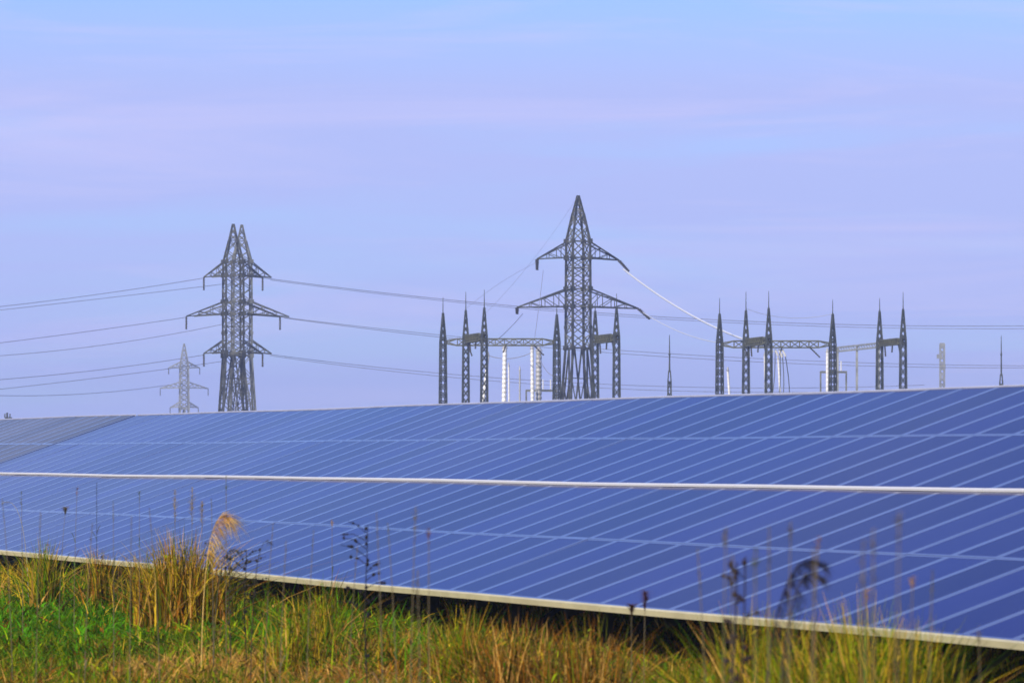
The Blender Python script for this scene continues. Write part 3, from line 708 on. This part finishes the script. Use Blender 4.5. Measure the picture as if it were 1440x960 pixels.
C_RD = (.25, .20, .11)
def clump(px, top_py, Z, wpx, label, mix, n=160, bwid=.02, name='grass_clump', lean=.28, group='tall grass clumps'):
    """a dense free-standing tuft; parts: green_blades, dry_blades"""
    n = int(n*2.1); bwid *= 1.0
    k = Z/F; c = W(px, HZ, Z); H = EYE-(top_py-HZ)*k; rg = np.random.default_rng(int(px*7+top_py))
    root = empty(name, (c.x, c.y, 0)); tag(root, label, 'grass clump', group)
    for nm, cols, frac in mix:
        m = int(n*frac); mb = MB(); tint = []
        for i in range(m):
            x = rg.normal(0, wpx*k*.27); y = rg.normal(0, wpx*k*.3); az = rg.uniform(0, 2*math.pi); h = H*(1.12-.5*rg.random()**1.6)*(1-.25*min(1, abs(x)/(wpx*k*.5)))
            ln = (rg.gamma(2, lean/2.4) + (rg.uniform(.4, 1.1) if rg.random() < .2 else 0))*h; w = bwid*rg.uniform(.6, 1.4); a = rg.uniform(0, math.pi); s = Vector((math.cos(a), math.sin(a), 0)); pr = None
            dvec = Vector((math.cos(az), math.sin(az), 0)); cc = cols[rg.integers(len(cols))]; f_ = rg.uniform(.7, 1.35)
            for j in range(6):
                t = j/5; q = Vector((x, y, -.03)) + Vector((0,0,h))*(t-.18*t*t*ln/h) + dvec*ln*t*t; ww = w*(1-t**1.6)/2+.0006
                A, B = q-s*ww, q+s*ww
                if pr: mb.quad(pr[0], pr[1], B, A); tint += [tuple(v*f_ for v in cc)]*4
                pr = (A, B)
        o = mb.build(nm, M_grass, root); o['kind'] = 'stuff'; a_ = o.data.color_attributes.new('tint', 'FLOAT_COLOR', 'POINT')
        C = np.ones((len(tint), 4), np.float32); C[:, :3] = np.array(tint); a_.data.foreach_set('color', C.ravel())
    # broad leaves of the weeds tangled into the tuft
    mb = MB(); tint = []
    for i in range(int(n*.8)):
        x = rg.normal(0, wpx*k*.27); y = rg.normal(0, wpx*k*.3); z = H*rg.uniform(.15, .92)*(1-.3*min(1, abs(x)/(wpx*k*.5)))
        az = rg.uniform(0, 6.283); L = rg.uniform(.03, .085); w = L*rg.uniform(.25, .5); n0 = len(mb.v)
        leafblade(mb, (x, y, z), (math.cos(az), math.sin(az), rg.uniform(-.2, .9)), L, w, rg.uniform(.2, .9))
        cc = [C_GREEN, C_OLIVE, C_LIME, C_DARK, C_BROWN, C_GOLD][rg.integers(6)]; f_ = rg.uniform(.6, 1.3); tint += [tuple(v*f_ for v in cc)]*(len(mb.v)-n0)
    o = mb.build('leaves', M_grass, root); o['kind'] = 'stuff'; a_ = o.data.color_attributes.new('tint', 'FLOAT_COLOR', 'POINT')
    C = np.ones((len(tint), 4), np.float32); C[:, :3] = np.array(tint); a_.data.foreach_set('color', C.ravel())
    return root
GREENS = [C_GREEN, C_OLIVE, C_LIME, C_OLIVE]; DRYS = [C_GOLD, C_TAN, C_GOLD, C_BROWN]
MIXG = [('green_blades', GREENS + [C_DARK], .6), ('dry_blades', DRYS, .4)]  # dark blades among the greens paint in the shaded depth of the clumps
MIXD = [('green_blades', [C_OLIVE, C_DARK], .35), ('dry_blades', DRYS, .65)]
MIXB = [('green_blades', [C_DARK, C_OLIVE], .4), ('dry_blades', [C_BROWN, C_BROWN, C_TAN], .6)]
MIXY = [('green_blades', [C_LIME, C_OLIVE, C_GREEN, C_DARK], .6), ('dry_blades', [C_GOLD, C_GOLD, C_TAN], .4)]
clump(258, 745, 57, 110, 'largest olive and gold grass clump standing up against the panels at left', MIXD, 420, .02)
clump(62, 752, 66, 40, 'narrow golden tuft poking above the lower rail near the left edge', MIXY, 110, .02)
clump(140, 765, 66, 50, 'pale tuft crossing the lower rail left of the largest clump', MIXD, 90, .018)
clump(205, 770, 62, 60, 'loose golden tuft against the rail beside the largest clump', MIXD, 110, .018)
clump(455, 806, 48, 50, 'small tuft touching the rail near the middle of the left half', MIXG, 90, .014)
clump(420, 842, 45, 90, 'arching dry tuft below the rail left of the dark thistle', MIXG, 120, .014)
clump(655, 850, 42, 80, 'yellowish low clump under the rail right of the reed stems', MIXG, 180, .014)
clump(730, 860, 38, 130, 'rusty dry clump below the middle of the rail', MIXB, 230, .013)
clump(830, 862, 37, 120, 'brown tangled clump before the dark gap under the rail', MIXB, 170, .013)
clump(1060, 852, 31, 140, 'gold and green clump starting the tall stand at right', MIXG, 300, .012)
clump(1125, 862, 30, 140, 'olive clump in the middle of the tall stand at right', MIXG, 300, .012)
clump(1215, 848, 29, 150, 'brightest yellow green clump covering the rail at right', MIXY, 320, .012)
clump(1280, 868, 29, 130, 'last green and gold clump of the tall stand before the dark corner', MIXG, 280, .012)
clump(1340, 945, 29, 60, 'low tuft under the rail in the dark right corner', MIXG, 110, .011)
clump(985, 925, 32, 110, 'low brown and green clump left of the tall stand', MIXG, 180, .012)

def reed(px, top_py, Z, label, head=.16, col=C_TAN, lean=.03, hw=.018, group='tall reed stems', kinks=0):
    k = Z/F; c = W(px, HZ, Z); H = EYE-(top_py-HZ)*k; rg = np.random.default_rng(int(px*3+top_py))
    root = empty('reed', (c.x, c.y, 0)); tag(root, label, 'reed', group)
    def ax(t): return Vector((lean*H*t*t, 0, H*t))
    mb = MB(); mb.tube([ax(t/8) for t in range(9)], [.0042*(1-.6*t/8) for t in range(9)], 5); plant_part(mb, 'stem', C_RD if col != C_DARK else C_DARK, root)
    mb = MB()
    for i in range(30 if hw < .025 else 150):
        t = 1-head/H*rg.random(); p = ax(t); az = rg.uniform(0, 6.28); f = math.sin((1-t)*H/head*math.pi*.9+.25)
        leafblade(mb, p, (math.cos(az)*.8, math.sin(az)*.8, 1), (hw*2.6*abs(f)+.008)*rg.uniform(.5, 1.5), .0045, .35)
    plant_part(mb, 'seed_head', col, root)['kind'] = 'stuff'
    for i in range(3):
        t = rg.uniform(.25, .7); az = rg.uniform(0, 6.28); mb = MB(); leafblade(mb, ax(t), (math.cos(az)*.5, math.sin(az)*.5, 1), rg.uniform(.2, .35), .010, .5)
        plant_part(mb, 'leaf', C_OLIVE if i else col, root)
    return root
C_RD = (.25, .20, .11)
C_FE = (.48, .36, .17)
for a in [
 (575, 712, 27, 'tall reed with a grey brown head left of the reddish tipped reed', .22, C_RD, .02, .02),
 (603, 742, 27, 'reed with a reddish tip just right of the tallest middle reed', .09, (.34, .15, .10), .0, .016),
 (592, 800, 25, 'short blurred reed beside the reddish tipped one', .3, C_RD, -.01, .02),
 (467, 730, 50, 'lone pale reed between the largest clump and the dark thistle', .12, C_TAN, .0, .016),
 (318, 668, 47, 'very tall thin reed crossing the white strip at left', .30, C_OLIVE, .0, .016),
 (136, 678, 54, 'dark tall reed crossing the lower panels at left', .38, C_DARK, .0, .013),
 (104, 686, 56, 'reed with a small reddish tip left of the dark tall reed', .10, (.34, .15, .10), .02, .018),
 (32, 690, 56, 'greenish reed near the left edge crossing the lower panels', .2, C_OLIVE, -.01, .02),
 (83, 714, 58, 'short reed with a dark nodding head near the left edge', .08, C_RD, .05, .03),
 (196, 690, 56, 'faint grey green reed left of the largest clump', .14, C_OLIVE, .0, .016),
 (246, 690, 62, 'feathery reed rising behind the largest clump, left one', .42, C_FE, .0, .035),
 (270, 686, 61, 'feathery reed rising behind the largest clump, centre one', .45, C_FE, .0, .04),
 (284, 705, 61, 'feathery reed rising behind the largest clump, right one', .36, C_FE, .0, .035),
 (1013, 745, 17, 'blurred reed at the left side of the right hand group', .07, C_RD, .01, .012),
 (1030, 780, 15, 'blurred brown reed left of the dark twiggy pair', .16, C_RD, .0, .012),
 (1062, 770, 16, 'blurred olive reed right of the dark twiggy pair', .12, C_OLIVE, .0, .012),
 (1105, 735, 19, 'tallest reed of the right group with narrow dark head', .075, C_RD, .01, .009),
 (1128, 756, 19, 'reed with an orange head leaning right over the dark umbel', .055, (.5, .25, .1), .035, .009),
 (1145, 772, 15, 'pale blurred reed beside the dark umbel', .2, C_RD, .0, .012),
 (1205, 760, 14, 'blurred thin reed right of the dark umbel', .16, C_RD, .01, .011),
 (1228, 745, 14, 'second blurred thin reed right of the dark umbel', .2, C_RD, .0, .011),
 (1218, 825, 20, 'short orange brown reed rising from the brightest clump', .1, C_TAN, .0, .014),
 (1254, 722, 13, 'faint tall blurred reed in the right group', .08, C_RD, .01, .009),
 (1277, 812, 19, 'small pale headed reed above the last clump', .05, C_TAN, .01, .012),
 (905, 832, 36, 'rusty seed stalk standing over the rail right of centre', .13, (.16, .06, .04), .01, .03),
 (888, 852, 36, 'shorter rusty stalk beside the taller rusty one', .07, (.14, .06, .04), .0, .03),
 (1386, 890, 20, 'thin dry reed before the dark right corner', .05, C_RD, -.02, .01)]:
    reed(*a)

for i, (px, ty, Z) in enumerate([(18,700,40),(50,720,36),(118,735,38),(160,705,44),(182,725,35),(225,715,40),(300,700,46),(372,735,40),(392,760,34),(430,745,36),(488,765,34),(540,720,30),(560,735,32),(1000,770,22),(1080,740,18),(1300,800,19)]):
    ORD = ['first','second','third','fourth','fifth','sixth','seventh','eighth','ninth','tenth','eleventh','twelfth','thirteenth','fourteenth']
    lab = ('thin wispy stem before the left and middle panels, %s such stem from the left edge' % ORD[i]) if px < 800 else ('thin wispy stem before the right hand panels, %s of them from the left' % ORD[i-13])
    reed(px, ty, Z, lab, .22, [C_OLIVE, C_RD, C_RD][i % 3], random.uniform(-.05, .05), .007, 'thin wispy stems')

def thistle(px, top_py, Z, label, col, wpx, n_br=9, name='dry_weed', droop=False):
    """branching dead weed: stem, branches, dark heads"""
    k = Z/F; c = W(px, HZ, Z); H = EYE-(top_py-HZ)*k; rg = np.random.default_rng(int(px+top_py))
    root = empty(name, (c.x, c.y, 0)); tag(root, label, 'weed', 'dead branching weeds')
    mb = MB(); mb.tube([(0.01*math.sin(t), 0, H*t/8) for t in range(9)], [.006*(1-.5*t/8) for t in range(9)], 5); plant_part(mb, 'stem', col, root)
    for i in range(n_br):
        t = .62+.38*i/n_br; p = Vector((0, 0, H*t)); sx = rg.choice([-1, 1]) if not droop else (1 if i % 3 else -1)
        L = wpx*k*rg.uniform(.3, .8); q = p + Vector((sx*L, rg.uniform(-.1, .1), L*rg.uniform(.2, .7) if not droop else L*rg.uniform(-.3, .4)))
        m_ = p.lerp(q, .5) + Vector((0, 0, .15*L)); mb = MB(); mb.tube([p, m_, q], [.003, .0025, .0018], 4)
        for j in range(rg.integers(3, 6)):
            u = rg.uniform(.3, 1); w_ = p.lerp(m_, min(1, 2*u)) if u < .5 else m_.lerp(q, 2*u-1); s = rg.uniform(.006, .013)
            mb.tube([w_-Vector((0,0,s)), w_, w_+Vector((0,0,s*1.1))], [s*.4, s, s*.3], 5)
        plant_part(mb, 'branch', col, root)
    mb = MB()
    for i in range(12):
        t = rg.uniform(.4, 1); s = rg.uniform(.008, .014); p = Vector((rg.normal(0, .012), rg.normal(0, .012), H*t)); mb.tube([p-Vector((0,0,s*1.2)), p, p+Vector((0,0,s*1.2))], [s*.4, s, s*.3], 5)
    plant_part(mb, 'seed_heads', col, root)['kind'] = 'stuff'
thistle(515, 738, 36, 'dark dead thistle with knobbly branches against the lower panels, left of middle', (.035, .03, .035), 60, 11)
thistle(345, 775, 46, 'small dark dead weed on the right flank of the largest clump', (.04, .035, .03), 60, 8)
thistle(323, 770, 48, 'greyish dead weed inside the largest clump at its right', (.09, .08, .05), 70, 8)
thistle(1033, 790, 22, 'left stem of the dark twiggy pair against the right panels', (.05, .035, .04), 26, 7)
thistle(1045, 782, 22, 'right stem of the dark twiggy pair against the right panels', (.05, .035, .04), 30, 7)

def drooper(px, top_py, Z, dxpx, label, col, name='arching_grass', n=70, hd=.10, wid=.05):
    k = Z/F; c = W(px, HZ, Z); H = EYE-(top_py-HZ)*k; rg = np.random.default_rng(int(px)); D = dxpx*k
    root = empty(name, (c.x, c.y, 0)); tag(root, label, 'grass', 'arching plumes')
    def ax(t): return Vector((D*t**2.2, 0, H*math.sin(t*math.pi*.56)))
    mb = MB(); mb.tube([ax(t/10) for t in range(11)], [.005*(1-.6*t/10) for t in range(11)], 5); plant_part(mb, 'stem', col, root)
    mb = MB()
    for i in range(n):
        t = 1-hd*3*rg.random(); p = ax(t); leafblade(mb, p, (rg.uniform(.2, 1)*(1 if D > 0 else -1), rg.uniform(-.5, .5), rg.uniform(-.5, .6)), wid*rg.uniform(.5, 1.3), .009, .5)
    plant_part(mb, 'plume', col, root)
drooper(283, 726, 45, 40, 'bright orange plume arching right from the largest clump', (.85, .62, .20), n=420, hd=.17, wid=.17)
drooper(300, 772, 45, 36, 'grey green plume arching right under the orange one', (.14, .13, .07), n=90, hd=.12, wid=.08)
drooper(352, 760, 40, 30, 'thin dark stalk bending right beside the largest clump', (.08, .07, .04), n=14, hd=.05, wid=.05)
drooper(1062, 788, 22, 98, 'dark umbel arching right over the tall stand', (.055, .045, .045), n=420, hd=.17, wid=.05)
drooper(1085, 806, 21, 70, 'second dark plume just beneath the dark umbel', (.10, .085, .07), n=320, hd=.22, wid=.05)
drooper(40, 705, 68, -38, 'pale thin plume bending left at the left edge', (.5, .46, .36), n=16, hd=.06, wid=.05)

# ------------------------------------------------------------------ haze
def haze():
    m = bpy.data.materials.new('haze'); m.use_nodes = True; t = m.node_tree; t.nodes.clear()
    o = t.nodes.new('ShaderNodeOutputMaterial'); v = t.nodes.new('ShaderNodeVolumePrincipled')
    v.inputs['Color'].default_value = (0.55, 0.66, 1.0, 1); v.inputs['Density'].default_value = 0.00023; v.inputs['Anisotropy'].default_value = 0.0
    t.links.new(v.outputs[0], o.inputs['Volume'])
    mb = MB(); mb.box((-3050, -1250, -1.2), (3050, 3050, 46)); b = mb.build('haze', m); tag(b, kind='stuff')
haze()
